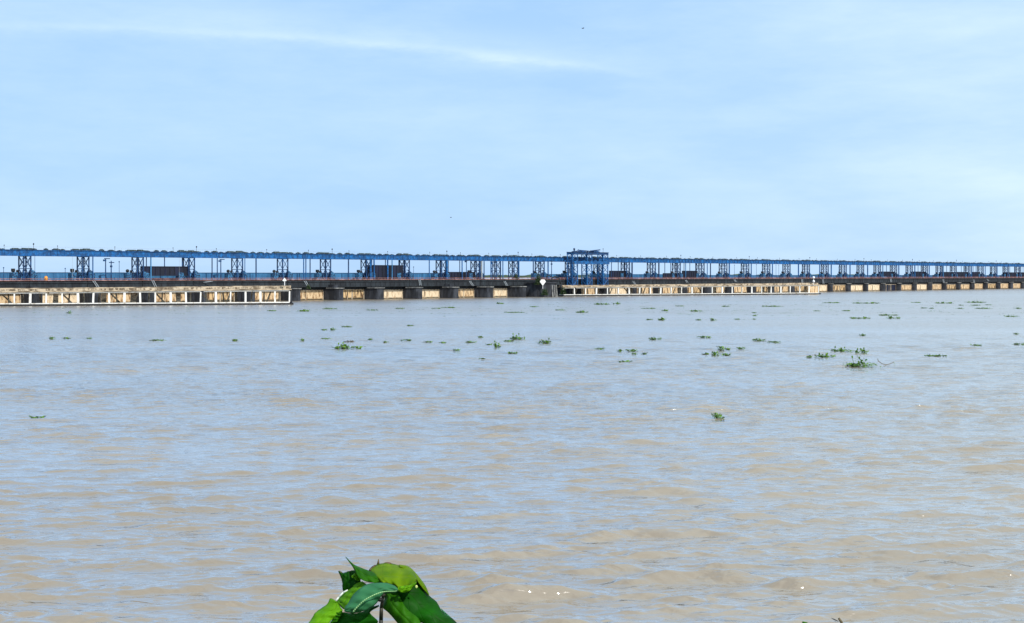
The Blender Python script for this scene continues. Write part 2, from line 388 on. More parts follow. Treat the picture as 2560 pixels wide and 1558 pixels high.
for (u, key) in tow_u:
    m = MB(); mb = MB(); lattice(m, mb, u, 0, TA, TB, .005, zb-.005, 2, .34, .15)
    t = m.build('tower', MT['bluedk'], hb); mb.build('bracing', MT['bluedk'], t)
    if key not in (1239, 1283):
        MB().box(u-TA-3.6, u-TA-1.7, -1.2, 1.0, .005, 2.7).build('control_cabinet', MT['cab'], t)
        c = MB(); c.box(u+TA+.5, u+TA+2.6, -1.3, 1.2, .005, 2.3)
        c.add([(u+TA+.5, -1.3, 2.3), (u+TA+2.6, -1.3, 2.3), (u+TA+.5, 1.2, 2.3), (u+TA+2.6, 1.2, 2.3), (u+TA+.7, -.6, 3.5), (u+TA+1.2, -.6, 3.5)],
              [(0, 1, 5, 4), (2, 4, 5, 3), (0, 4, 2), (1, 3, 5)])
        c.build('control_cabinet', MT['cab'], t)
        c = MB(); c.ball((u-TA-2.7, 0, 3.25), .62, sc=(1, 1, .95)); c.ball((u-TA-1.15, .3, 3.1), .45); c.box(u-TA-1.5, u-TA-.8, -.2, .8, 2.2, 2.8)
        c.ball((u+TA+.95, 0, 3.8), .34)
        if rr.random() < .5: c.box(u-TA-3.2, u-TA-2.3, -.5, .5, 2.9, 3.9)
        c.build('motor', MT['black'], t)
us = [t[0] for t in tow_u]
for j in range(len(us)-1):
    a, b = us[j]+.04, us[j+1]-.04; L = b-a; short = L < 17
    g = MB()
    for v in (-TB, TB):
        g.box(a, b, v-.08, v+.08, zb+.15, zt-.15); g.box(a, b, v-.32, v+.32, zb, zb+.148); g.box(a, b, v-.32, v+.32, zt-.148, zt)
        s = a+.6
        while s < b-.4: g.box(s-.05, s+.05, v-.24, v-.083, zb+.15, zt-.15); s += 2.45
    g.box(a, b, -TB+.33, TB-.33, zt-.12, zt-.02)
    for q in range(1, int(L/5)): g.box(a+q*5-.1, a+q*5+.1, -TB+.09, TB-.09, zb+.3, zt-.2)
    gs = g.build('girder', MT['blue'], hb)
    w = MB()
    w.box(a, b, -TB-.36, -TB+.36, zt+.001, zt+.07); w.box(a, b, -TB-.4, -TB-.33, zb-.09, zb-.002)
    w.build('girder_flange', MT['bluedk'], gs)
    # machinery on the bridge
    mm = MB()
    for fr, wd, ht in ((-.0, 2.9, .62), (.14, 1.5, .45), (.33, .9, .5), (.5, 1.8, .52), (.635, .8, .4), (.82, 2.7, .6), (.94, 1.1, .5)):
        if short and fr in (.33, .635): continue
        wd *= rr.uniform(.8, 1.15); ht *= rr.uniform(.85, 1.3); x = a+fr*L+rr.uniform(-.4, .4)+wd*.3
        mm.box(x-wd/2, x+wd/2, -.9, .9, zt+.0, zt+ht*.75); mm.tube((x-wd*.42, 0, zt+ht*.72), (x+wd*.42, 0, zt+ht*.72), ht*.42, 8)
    mm.build('hoist_machinery', MT['mach'], gs)
    r_ = MB(); s = a+.3
    while s < b: r_.bar((s, -TB-.25, zt), (s, -TB-.25, zt+1.05), .035); s += 2.55
    r_.bar((a, -TB-.25, zt+1.05), (b, -TB-.25, zt+1.05), .03)
    r_.build('walkway_railing', MT['galv'], gs)
    lp = MB(); x = a+L*rr.uniform(.55, .7); lp.tube((x, 0, zt), (x, 0, zt+1.3), .05); lp.ball((x, 0, zt+1.45), .17)
    if j % 3 == 0: x = a+L*.12; lp.tube((x, -1, zt), (x, -1, zt+1.7), .06); lp.ball((x, -1, zt+1.95), .24, sc=(1, 1, 1.3))
    lp.build('walkway_lamp', MT['black'], gs)
# vertical rods and pipes between girder and deck
for px, wd, c in [(86, .1, 'bluedk'), (180, .06, 'galv'), (231, .28, 'blue'), (376, .34, 'teal'), (447, .05, 'galv'), (542, .26, 'bluedk'), (529, .28, 'bluedk'),
                  (611, .2, 'blue'), (639, .34, 'bluedk'), (758, .3, 'blue'), (763.5, .3, 'blue'), (774, .3, 'bluedk'), (870, .34, 'bluedk'),
                  (925, .5, 'blue'), (934, .4, 'blue'), (968, .4, 'blue'), (979, .3, 'teal'), (1072, .3, 'blue'), (1116, .5, 'blue'), (1154, .34, 'blue'),
                  (1197, .35, 'bluedk'), (1203, .5, 'galv'), (1209, .3, 'bluedk'), (1226, .3, 'blue'), (1250, .35, 'bluedk'), (1256, .3, 'blue'), (1296, .35, 'blue'),
                  (1332, .34, 'bluedk'), (1369, .4, 'blue'), (1527, .1, 'blue'), (1579, .5, 'bluedk'), (1646, .5, 'bluedk'), (1713, .3, 'teal'), (1775, .4, 'bluedk'), (1767, .3, 'blue'),
                  (1822, .5, 'blue'), (1877, .4, 'blue'), (1930, .4, 'blue'), (1995, .5, 'blue'), (2048, .4, 'blue'), (2077, .5, 'blue'), (2124, .5, 'blue'),
                  (2168, .5, 'blue'), (2206, .4, 'teal'), (2246, .5, 'blue'), (2286, .5, 'blue'), (2322, .5, 'blue'), (2357, .5, 'teal'), (2428, .5, 'blue'), (2462, .4, 'blue'), (2492, .4, 'blue')]:
    v = -1.9; u = U(px, v)
    MB().box(u-wd/2, u+wd/2, v-wd/2-.3, v+wd/2-.3, -.02, zb-.1).build('hoist_rod', MT[c], hb)
# ------------------------------------------------------------------ raised gates and lowered gates
def raised(px0, px1, ytop, ybot, nth):
    v = -.9; a, b = U(px0, v), U(px1, v); um = (a+b)/2
    z1 = ZH(ytop, um, v); z0 = max(DT+.25, ZH(ybot, um, v))
    e = empty('raised_gate', w2(a, v, z0), RZ, f'dark navy raised gate above the deck, {ordn(nth)} from the left', 'sluice gate', 'dark sluice gates raised above the deck')
    L = b-a; h = z1-z0
    MB().box(0, L, 0, .35, 0, h).build('gate_plate', MT['navy'], e)
    m = MB()
    for k in range(int(L/1.9)+1): m.box(min(k*1.9, L-.16), min(k*1.9, L-.16)+.16, -.18, -.003, .2, h-.2)
    m.box(0, L, -.22, -.003, 0, .18); m.box(0, L, -.22, -.003, h-.18, h)
    m.build('gate_ribs', MT['navy'], e)
    for q in (.12*L, .5*L, .88*L): MB().box(q-.12, q+.12, .02, .26, h, GB-z0-.02).build('lifting_rod', MT['bluedk'], e)
RG = [(352, 470, 666, 690), (919, 1008, 663, 696), (1112, 1187, 680, 697), (1524, 1568, 677, 696), (1658, 1696, 683, 696), (1706, 1744, 677, 696),
      (2197, 2236, 679, 691), (2277, 2314, 679, 692), (2349, 2385, 680, 693), (2387, 2420, 680, 693), (2431, 2450, 680, 694), (2510, 2540, 681, 694), (2544, 2572, 681, 694)]
for k, g in enumerate(RG): raised(*g, k+1)
gatebays = [i for i in range(-1, 40) if i not in (11, 12)]
raised_bays = {2, 7, 9, 15, 17, 28, 30, 32, 33, 34}
for n_, i in enumerate(gatebays):
    a, b = i*BAY+1.76, (i+1)*BAY-1.76
    if i >= 21: a -= .4; b += .4
    gv = -.8 if i < 12 else (-2.1 if i < 21 else -2.3)
    top = 3.9+random.Random(i).uniform(-.35, .25)
    e = empty('sluice_gate', w2(a, gv, 0), RZ, f'tan stained gate at the waterline, {ordn(n_+1)} gate from the left', 'sluice gate', 'tan sluice gates at the waterline')
    L = b-a
    gm = 'navy' if i == 27 else random.Random(i*13+5).choice(('gate', 'gate', 'gate2', 'gate3') if i < 20 else ('gate2', 'gate2', 'gate', 'gate3'))
    if i == 27: e['label'] = 'dark blue gate at the waterline between tan gates at the right'
    MB().box(0, L, 0, .4, -1, top).build('gate_plate', MT[gm], e)
    m = MB()
    for q in (0.02, L-.3, L*.5-.13): m.box(q, q+.26, -.22, -.003, -1, top)
    for q in (.62*L, .28*L):
        if (i*7) % 3 == 0: m.box(q, q+.5, -.16, -.004, -1, top)
    m.box(.3, L-.3, -.2, -.003, top-.25, top)
    m.build('gate_frame', MT['tanpost'], e)
    MB().box(0, L, .1, .5, top+.003, 6.5).build('shade_panel', MT['gird'], e)  # dark panel above the gate stands in for the deck's shadow
# big lock pier with fluted nose
lp = empty('lock_pier', w2(U(1362, -10), -8, 0), RZ, 'broad dark rounded pier with plants on it beside the blue gantry', 'pier')
pts = []
for k in range(15):
    a = math.pi+math.pi*k/14; pts.append((6.2*math.cos(a), -1+5.2*math.sin(a)))
MB().prism(pts+[(6.2, 18), (-6.2, 18)], -2, 5.9).build('pier_body', MT['dconc'], lp)
m = MB()
for k in range(15):
    a = math.pi+math.pi*k/14
    if k > 6: m.path([(6.35*math.cos(a)*(1+.08*(1-t)), -1+5.35*math.sin(a)*(1+.1*(1-t)), -1+6.2*t) for t in (0, .35, .7, 1)], .34, 6, .22)
m.build('fender_pile', MT['gconc'], lp)
m = MB().prism([(x*1.07, y*1.07) for x, y in pts]+[(6.6, 3), (-6.6, 3)], 5.903, 6.5); m.build('pier_cap', MT['dconc'], lp)
m = MB(); m.path([(2, -4, 6.5), (2.6, -4, 8.4), (4.5, -4, 8.9), (7.2, -4, 8.2), (8.3, -4, 5.6), (8.5, -4, 3.2)], .32, 8); m.path([(-1.5, -4, 6.5), (-1.2, -4, 8.9), (.4, -4, 9.6), (1.8, -4, 8.8)], .2, 8)
m.build('curved_pipe', MT['gird'], lp, smooth=True)
# ------------------------------------------------------------------ gantry
gu = U(1467, -6.5)
gz0 = 4.75
ga = empty('gantry', w2(gu, -6.5, gz0), RZ, 'tall blue lattice gate-lifting gantry rising above the barrage near the middle', 'gantry')
for q in (1431, 1467, 1507):
    x = U(q, -6.5)-gu; m = MB(); mb = MB()
    lattice(m, mb, x, 0, 1.7, 1.6, -.3, 14.9, 5, .34, .14)
    m.box(x-.5, x-.1, -.3, .3, -.3, 14.6)
    l = m.build('leg', MT['blue'], ga); mb.build('bracing', MT['blue'], l)
    c = MB().box(x-1.0, x+1.0, -1.4, 1.4, .4, 2.6)
    c.box(x-.7, x+.7, -1.3, 1.3, 2.602, 3.6); c.build('counterweight', MT['bluedk'], l)
xa, xb = U(1425, -6.5)-gu, U(1513, -6.5)-gu
m = MB()
for v in (-1.9, 1.9):
    m.box(xa, xb, v-.12, v+.12, 14.3, 15.3); m.box(xa, xb, v-.4, v+.4, 15.302, 15.45)
m.build('top_girder', MT['bluedk'], ga)
m = MB()
for v in (-2.1,): m.box(xa, xb, v-.52, v-.252, 9.9, 11.2)
m.build('middle_girder', MT['blue'], ga)
m_off = .7
rr = random.Random(5); m = MB()
for k in range(26):
    x = rr.uniform(xa+.4, xb-6); z = 14.85+rr.uniform(0, .35)
    m.tube((x, rr.uniform(-1.4, 1.4), z), (x+rr.uniform(1, 3), rr.uniform(-2, 2), z+rr.uniform(-.15, .25)), rr.uniform(.08, .2), 6)
m.tube((xa+1.2, -1.5, 14.5), (xa+1.2, -1.5, 15.9), .35, 8); m.ball((xa+1.2, -1.5, 16.0), .5); m.tube((xa+3.0, -1.5, 14.6), (xa+4.2, -1.5, 15.8), .25, 8)
m.box(xa+6, xa+9, -1.6, 1.6, 14.76, 15.3); m.tube((xa+6.5, 0, 15.5), (xa+13, 0, 15.2), .28, 8); m.box(xa+15, xa+18.5, -1.5, 1.5, 14.76, 15.4)
m.tube((xa+13, -1, 15.3), (xa+20, -1, 15.9), .25, 8)
m.v = [(x, y, z+m_off) for x, y, z in m.v]
m.build('hoist_winch', MT['bluedk'], ga)
m = MB().tube((xb-1.5, 0, 15.4), (xb-1.5, 0, 17.0), .06); m.ball((xb-1.5, 0, 17.1), .22); m.build('warning_lamp', MT['black'], ga)
# ------------------------------------------------------------------ guide walls: open frames standing in the river
def guide_wall(p0, p1, h0, h1, nb, label):
    (xA, ZA), (xB, ZB) = p0, p1
    A_ = Vector(((xA-CX)/F*ZA, ZA, 0)); B_ = Vector(((xB-CX)/F*ZB, ZB, 0)); d = B_-A_; L = d.length
    e = empty('guide_wall', A_, math.atan2(d.y, d.x), label, 'guide wall', 'white-framed guide walls standing in the river')
    def zz(s, k): return h0[k]+(h1[k]-h0[k])*s/L
    def sbox(m, s0, s1, v0, v1, za, zb_, oa=0, ob=0):   # sloping box between height curves
        f = lambda s, k, o: (zz(s, k) if isinstance(k, int) else k)+o
        vs = [(s0, v0, f(s0, za, oa)), (s1, v0, f(s1, za, oa)), (s1, v1, f(s1, za, oa)), (s0, v1, f(s0, za, oa)),
              (s0, v0, f(s0, zb_, ob)), (s1, v0, f(s1, zb_, ob)), (s1, v1, f(s1, zb_, ob)), (s0, v1, f(s0, zb_, ob))]
        m.add(vs, [(0,3,2,1),(4,5,6,7),(0,1,5,4),(1,2,6,5),(2,3,7,6),(3,0,4,7)])
    W_ = 4.2; st = L/nb; rr = random.Random(int(L*10))
    MB().box(0, L+1.2, -.45, W_+.3, -1.2, .55).build('footing', MT['black'], e)
    m = MB()
    for k in range(nb): m.box(k*st+(.12 if k % 3 == 0 else 0), (k+1)*st, -.22, .25, .553, .86+rr.uniform(-.05, .05))
    m.box(0, L, W_-.4, W_, .553, .8); m.build('bottom_beam', MT['white'], e)
    m = MB()
    for k in range(nb):
        if rr.random() < .12: sbox(m, k*st+.9, (k+1)*st, -.12, .35, 0, 0, -.38, 0)
        else: sbox(m, k*st, (k+1)*st, -.12, .35, 0, 0, -.38, 0)
    m.build('top_beam', MT['white'], e)
    for k in range(nb+1):
        m = MB(); wd = rr.choice((.42, .5, .58)) if k % 3 else .72; s = k*st; tl = rr.uniform(-.12, .12)
        zt_ = zz(s, 0)-.385; o = rr.uniform(-.05, .05)
        m.add([(s-wd/2+tl, -.05, .92), (s+wd/2+tl, -.05, .92), (s+wd/2+tl, .45, .92), (s-wd/2+tl, .45, .92), (s-wd/2, -.05, zt_), (s+wd/2, -.05, zt_), (s+wd/2, .45, zt_), (s-wd/2, .45, zt_)],
              [(0,3,2,1),(4,5,6,7),(0,1,5,4),(1,2,6,5),(2,3,7,6),(3,0,4,7)])
        m.build('post', MT['white'], e)
        if k < nb:
            s2 = s+st*rr.uniform(.25, .6); sl = rr.uniform(-.5, .5)
            MB().tube((s2, W_-.2, .8), (s2+sl, W_-.2, zz(s2, 0)-.39), .24, 4).build('rear_post', MT['tanpost'], e)
            if rr.random() < .45: MB().bar((s2+.9, W_-.3, .8), (s2+2.2*rr.choice((-1, 1)), W_-.3, zz(s2, 0)-.39), .36).build('rear_brace', MT['tanpost'], e)
            if rr.random() < .36:
                q = s+st*rr.uniform(.1, .5); MB().box(q, min(q+st*rr.uniform(.2, .5), s+st*.95), W_-.75, W_-.62, .8, zz(s, 0)-.5).build('infill_panel', MT['tan'], e)
    m = MB(); sbox(m, -.5, L+.6, -.5, W_+.3, 0, 0, .003, .42); m.build('walkway_slab', MT['tan'], e)
    m = MB()
    for k in range(nb):
        sbox(m, k*st+.05, (k+1)*st-.05, .3+rr.uniform(0, .12), .75, 0, 1, .423, -.28 + rr.uniform(-.08, .03))
    m.build('walkway_kerb', MT['tanpost'], e)
    m = MB()
    for k in range(nb//2+1):
        s0, s1 = k*2*st+.03, min((k+1)*2*st-.03, L+.5)
        if s1 > s0: sbox(m, s0, s1, .76, W_, 0, 1, .424, rr.uniform(-.05, .05))
    m.build('upper_slab', MT['tan'], e)
    return e, L
g1, L1 = guide_wall((-45, 417.5), (724, 441), (4.15, 5.45), (4.75, 6.15), 20, 'long low guide wall of white-framed openings in the left foreground of the barrage')
g2, L2 = guide_wall((1408, 615.5), (2046, 679), (3.95, 4.95), (4.6, 5.75), 25, 'more distant guide wall of white-framed openings right of the gantry')
# end post and marker of the guide walls
m = MB().box(L1-.2, L1+.9, .2, 1.3, .56, 5.4); m.build('end_post', MT['dconc'], g1)
m = MB().box(L2-6.5, L2-.3, .1, 3.2, .63, 4.1); m.build('end_block', MT['gate'], g2)
def marker(px, py_top, py_bot, Z, w, label, n=1):
    b = P(px, py_bot, Z); t = P(px, py_top, Z); e = empty('marker_post', b, 0, label, 'marker'); h = t.z-b.z
    MB().tube((0, 0, 0), (0, 0, h), .12, 8).build('post', MT['pwhite'], e)
    return e, h
e, h = marker(711.6, 697, 714, 438.5, 1, 'small white kite-shaped marker on a post near the right end of the nearer guide wall')
MB().add([(-.7, -.15, h-.6), (0, -.15, h+.3), (.7, -.15, h-.6), (0, -.15, h-.9), (-.7, -.25, h-.6), (0, -.25, h+.3), (.7, -.25, h-.6), (0, -.25, h-.9)],
         [(0,1,2,3), (7,6,5,4), (0,4,5,1), (1,5,6,2), (2,6,7,3), (3,7,4,0)]).build('board', MT['pwhite'], e)
Zm = depth(U(1362, -10), -8)-8.4
e, h = marker(1357, 703, 722, Zm, 1, 'large white diamond marker board on the plant-covered lock pier')
MB().add([(-1.35, -.2, h-.2), (-.7, -.2, h+.7), (.7, -.2, h+.7), (1.35, -.2, h-.2), (0, -.2, h-2.0), (-1.35, -.35, h-.2), (-.7, -.35, h+.7), (.7, -.35, h+.7), (1.35, -.35, h-.2), (0, -.35, h-2.0)],
         [(0,1,2,3,4), (9,8,7,6,5), (0,5,6,1), (1,6,7,2), (2,7,8,3), (3,8,9,4), (4,9,5,0)]).build('board', MT['pwhite'], e)
e, h = marker(2034, 694, 712, 676, 1, 'post with two white round lamps at the right end of the farther guide wall')
for z in (h, h-1.9): MB().ball((0, -.2, z), .62).build('lamp', MT['pwhite'], e, smooth=True)
# ladders / gangways from deck to the pier ledges
LD = [((234, 702), (245, 718)), ((381, 700), (389, 717)), ((511, 706), (530, 703)), ((762, 702), (773, 720)), ((1174, 702), (1183, 715)), ((1261, 703), (1268, 715)),
      ((1583, 703), (1588, 711)), ((1714, 700), (1719, 707)), ((1836, 699), (1840, 705)), ((2005, 698), (2006, 708)), ((2057, 698), (2059, 710)), ((2227, 697), (2228, 706)),
      ((2468, 698), (2472, 703)), ((1049, 699), (1051, 714)), ((2358, 698), (2360, 708)), ((2434, 699), (2436, 708))]
for k, ((xa_, ya), (xb_, yb)) in enumerate(sorted(LD)):
    v0, v1 = -3.7, -5.2
    pa = w2(U(xa_, v0), v0); pa.z = ZH(ya, U(xa_, v0), v0); pb = w2(U(xb_, v1), v1); pb.z = ZH(yb, U(xb_, v1), v1)
    e = empty('access_ladder', pb, 0, f'pale access ladder below the deck, {ordn(k+1)} from the left', 'ladder', 'ladders from the deck to the pier ledges')
    d = pa-pb; sd = Vector((.35, 0, 0)); m = MB()
    m.bar(-sd, d-sd, .11); m.bar(sd, d+sd, .11); m.build('side_rail', MT['galv'], e)
    m = MB(); n = 7
    for q in range(1, n): m.bar(d*q/n-sd, d*q/n+sd, .07)
    m.build('rung', MT['galv'], e)
# posts with crossheads on the deck
PO = [(264, 646, 700, 'two arms'), (278, 652, 700, 'a cross'), (298, 655, 700, 'thin'), (163, 672, 690, 'thin'), (552, 648, 690, 'two arms'), (1034, 668, 692, 'thin'),
      (1166, 650, 696, 'two arms'), (1231, 655, 696, 'two arms'), (1379, 650, 697, 'a cross'), (1836, 663, 699, 'thin'), (1891, 662, 698, 'thin'), (1940, 663, 697, 'thin'), (1947, 663, 697, 'thin'),
      (2097, 668, 694, 'thin'), (9, 670, 683, 'thin')]
for k, (px, yt, yb, kd) in enumerate(sorted(PO)):
    v = -2.2; u = U(px, v); z1 = ZH(yt, u, v)-DT
    e = empty('deck_post', w2(u, v, DT), RZ, f'dark {"slender post" if kd=="thin" else "post with "+kd} on the deck, {ordn(k+1)} from the left', 'post', 'posts standing on the deck')
    r = .10 if kd == 'thin' else .22
    MB().tube((0, 0, .003), (0, 0, z1), r, 8, r*.7).build('mast', MT['bluedk'], e)
    m = MB()
    if kd == 'two arms': m.bar((-.5, 0, z1-.1), (1.6, 0, z1-.1), .2); m.box(-.8, .1, -.3, .3, z1-1.0, z1-.4)
    elif kd == 'a cross': m.bar((-.8, 0, z1-.6), (1.1, 0, z1-.6), .2); m.box(-.3, .3, -.3, .3, z1-2.2, z1-1.6)
    else: m.ball((0, 0, z1+.05), .22)
    m.build('crosshead' if kd != 'thin' else 'cap', MT['bluedk'], e)
# orange drum on deck
u = U(115, -2.6); e = empty('orange_drum', w2(u, -2.62, DT+.02), RZ, 'small bright orange rounded drum behind the deck railing at far left', 'drum')
pr_ = [(.30, 0), (.48, .12), (.55, .4), (.57, .8), (.52, 1.15), (.36, 1.35), (.15, 1.45)]
m = MB(); n = 14; vs = [(r*math.cos(2*math.pi*k/n), r*math.sin(2*math.pi*k/n), z) for r, z in pr_ for k in range(n)]
m.add(vs, [(j*n+k, j*n+(k+1) % n, (j+1)*n+(k+1) % n, (j+1)*n+k) for j in range(len(pr_)-1) for k in range(n)]+[tuple(range(n))[::-1], tuple(range((len(pr_)-1)*n, len(pr_)*n))])
m.build('drum_body', MT['orange'], e, smooth=True); MB().tube((0, 0, 1.45), (0, 0, 1.58), .14, 10).build('drum_cap', MT['gate'], e)
# ------------------------------------------------------------------ foliage on the structure
def leafy(name, px, py, Z, w, h, d, n, seed, label):
    rr = random.Random(seed); e = empty(name, P(px, py, Z), 0, label, 'bush'); m = MB(); b = MB()
    for k in range(6):
        t = Vector((rr.uniform(-.4, .4)*w, rr.uniform(-.3, .3)*d, rr.uniform(.5, .95)*h)); b.tube((t.x*.2, t.y*.2, -.1), t, .06, 5, .02)
    for k in range(n):
        a = rr.uniform(0, 6.28); r = rr.random()**.6; z = rr.random()
        c = Vector((math.cos(a)*r*w/2*(1-.5*z), math.sin(a)*r*d/2, z*h*(.75+.25*math.sin(a*3))))
        s = rr.uniform(.12, .3); q = Vector((rr.gauss(0, 1), rr.gauss(0, 1), rr.gauss(0, 1))).normalized(); o = q.orthogonal().normalized(); x = q.cross(o)
        m.add([c-o*s, c+x*s*.55, c+o*s, c-x*s*.55], [(0, 1, 2, 3)])
    m.build('foliage', MT['bush'], e); b.build('stem', MT['drytw'], e)
leafy('bush', 1346, 712, Zm+.4, 4.2, 5.2, 2, 900, 1, 'dark green bush spilling over the lock pier left of the white diamond board')
leafy('bush', 1362, 738, Zm-.2, 3.6, 3.0, 1.6, 500, 2, 'yellowish green bush at the foot of the lock pier')
leafy('bush', 1408, 736, 612, 3.4, 3.2, 1.6, 700, 3, 'bright green bush at the left end of the farther guide wall')
leafy('bush', 771, 722, depth(U(771, -9), -9), 2.0, 1.6, 2, 220, 6, 'small tuft on the first pier ledge right of the nearer guide wall')
leafy('bush', 1290, 697, depth(U(1290, -3), -3), 2.4, 2.2, 2, 300, 8, 'small dark bush on the deck edge left of the lock pier')
# ------------------------------------------------------------------ floating water hyacinth
def blade(m, base, d, ln, wd, curl, rr):
    side = Vector((-d.y, d.x, 0)).normalized() if abs(d.z) < .98 else Vector((1, 0, 0)); up = side.cross(d).normalized()
    pts = []
    for t, w in ((0, .12), (.18, .62), (.42, 1.), (.7, .86), (.9, .45), (1, .05)):
        c = base+d*ln*t-Vector((0, 0, 1))*curl*t*t*ln; pts += [c-side*wd*w*.5+up*.16*wd*w, c, c+side*wd*w*.5+up*.16*wd*w]
    fs = []
    for k in range(5): a = k*3; fs += [(a, a+1, a+4, a+3), (a+1, a+2, a+5, a+4)]
    m.add(pts, fs)
def clump(px, py, w, h, seed, label, group, spikes=False, brown=False):
    rr = random.Random(seed); p = on_water(px, py); Z = p.y; W_ = w/F*Z; Hh = max(h/F*Z, .12)
    e = empty('water_hyacinth', p, 0, label, 'water plant', group)
    D_ = min(W_*.7, 3.4)+.4
    base = MB(); m = MB()
    n = max(7, int(W_*30))
    for k in range(n):                           # flat leaves on the water
        x = rr.uniform(-.5, .5)*W_; y = rr.uniform(-.5, .5)*D_
        a = rr.uniform(0, 6.28); d = Vector((math.cos(a), math.sin(a), rr.uniform(.02, .8))).normalized()
        blade(base, Vector((x, y, rr.uniform(.03, .06+.3*Hh))), d, rr.uniform(.22, .42), rr.uniform(.16, .28), .2, rr)
    ncl = max(1, int(W_/.7))
    cents = [(rr.uniform(-.42, .42)*W_, rr.uniform(-.3, .3)*D_, rr.choice((.3, .4, .55, .8))) for _ in range(ncl)]; cents[0] = (cents[0][0]*.7, 0, .95)
    for cx, cy, hs in cents:
        for k in range(rr.randint(9, 15)):
            a = rr.uniform(0, 6.28); lean = rr.uniform(.1, .75); hh = Hh*hs*rr.uniform(.3, .8)
            b = Vector((cx+rr.gauss(0, .16), cy+rr.gauss(0, .16), .0)); t = b+Vector((math.cos(a)*lean*hh, math.sin(a)*lean*hh, hh*.78))
            m.tube(b, t, .03, 4, .018)
            s = min(.30, max(.14, Hh*.42)); blade(m, t, (t-b).normalized(), s*1.1, s*rr.uniform(.7, 1.0), rr.uniform(.1, .6), rr)
        if spikes and rr.random() < .5: b = Vector((cx, cy, 0)); t = b+Vector((rr.uniform(-.5, .5)*Hh, 0, Hh*rr.uniform(.85, 1.1))); m.tube(b, t, .03, 4, .02); m.ball(t, .10, sc=(.9, .9, 1.4))
    base.build('floating_leaves', MT['hydk'] if not brown else MT['drytw'], e); m.build('upright_leaves', MT['hy'] if not brown else MT['drytw'], e)
CL = [(871,872,82,14),(867,818,28,4),(832,826,14,8),(810,826,14,5),(756,853,6,8),(813,848,24,3),(872,855,28,3),(925,851,12,6),(964,857,12,3),(1017,852,28,5),
(1070,856,18,3),(1107,858,16,3),(1178,857,28,5),(1201,844,12,4),(1222,863,14,3),(1139,878,9,8),(1205,899,10,4),(1025,815,18,3),(758,779,34,8),(680,778,24,4),(825,773,40,4),
(1295,849,44,13),(1273,854,30,3),(1243,869,18,17),(1282,884,26,4),(1360,859,40,13),(1455,782,38,8),(1505,762,46,7),(1541,761,22,9),(1500,874,22,6),(1578,879,32,7),(1552,879,8,7),
(1586,886,8,3),(1613,886,10,5),(1562,906,36,4),(1640,850,36,9),(1762,845,40,8),(1655,801,20,9),(1623,800,18,3),(1748,801,14,5),(1784,802,16,9),(1804,877,15,15),(1820,875,10,4),
(1764,886,14,3),(1787,889,14,12),(1818,889,24,5),(1853,874,20,9),(1843,799,14,3),(1885,799,8,3),(1885,790,12,3),(1885,783,12,3),(1897,853,34,9),(1937,857,36,5),(2024,894,10,5),
(2062,894,58,10),(2104,880,62,14),(2144,884,8,12),(2160,884,9,14),(2153,917,90,26),(2157,840,18,7),(2150,797,54,7),(2115,778,22,4),(2043,778,18,2),(1930,767,60,4),(2234,797,34,9),
(2222,789,52,5),(2321,891,18,3),(2342,891,20,4),(2361,891,8,2),(2440,864,28,2),(2547,862,26,5),(2540,836,12,4),(2528,792,36,4),(2545,772,20,4),(2165,759,80,5),(2290,757,26,3),
(2360,759,50,6),(2440,757,60,5),(2403,764,14,3),(2440,764,25,3),(2470,763,16,2),(2328,772,12,4),(2310,771,18,3),(2400,772,18,3),(2455,772,40,4),(131,848,14,7),(166,847,22,4),
(222,847,14,2),(395,852,40,4),(588,853,12,7),(90,1047,34,6),(172,784,16,8),(1797,1047,25,18),(1620,772,40,3),(1662,778,20,6),(1400,776,28,3),(1285,782,60,3),(1335,768,26,4),(1250,760,24,5),(1740,779,34,6),
(1815,767,22,4),(2080,758,50,4),(1700,766,24,3),(1120,770,40,4),(1090,772,24,3),(1000,772,26,3),(930,776,30,3)]
rows = [(0, 775, 'farthest hyacinth row'), (775, 793, 'second farthest hyacinth row'), (793, 835, 'sparse third hyacinth row'),
        (835, 866, 'middle hyacinth row'), (866, 903, 'fifth hyacinth row'), (903, 960, 'nearest hyacinth row'), (960, 1200, 'open near water')]
sizes = [(0, 15, 'tiny'), (15, 26, 'small'), (26, 42, 'medium'), (42, 70, 'wide'), (70, 200, 'very wide')]
for lo, hi, rn in rows:
    rowc = sorted([c for c in CL if lo <= c[1] < hi])
    for k, (px, py, w, h) in enumerate(rowc):
        sz = [s for a, b, s in sizes if a <= w < b][0]
        look = 'upright leafy' if h > .45*w else ('flat' if h <= 4 else 'low leafy')
        lab = f'{sz} {look} clump, {ordn(k+1)} from the left in the {rn}'
        if (px, py) == (90, 1047): lab = 'flat green scrap floating alone in open water at the left'
        if (px, py) == (1797, 1047): lab = 'small upright plant floating alone in near open water at the right'
        if (px, py) == (2153, 917): lab = 'largest leafy clump with tall stems, at the right'
        clump(px, py, w*.86, h, px*7+py, lab, 'water hyacinth clumps drifting on the river', spikes=h > 9, brown=(px, py) == (872, 855))
# tiny scraps beyond counting, drifting in bands under the barrage
rr = random.Random(77); m = MB()
for k in range(520):
    py = rr.choice((rr.gauss(760, 5), rr.gauss(772, 5), rr.gauss(782, 7), rr.gauss(755, 4))); px = rr.uniform(-40, 2600)
    if py < 748: continue
    if px < 760 and py < 768: continue
    p = on_water(px, py); w = rr.expovariate(1)*.7+.25
    for q in range(int(w*5)+2):
        a = rr.uniform(0, 6.28); blade(m, p+Vector((rr.uniform(-w, w), rr.uniform(-.5, .5), rr.uniform(.03, .14))), Vector((math.cos(a), math.sin(a), rr.uniform(.05, .5))).normalized(), rr.uniform(.2, .42), .2, .2, rr)
tag(m.build('floating_weed', MT['hydk']), 'band of tiny scattered green scraps drifting below the barrage', 'floating weed', kind='stuff')
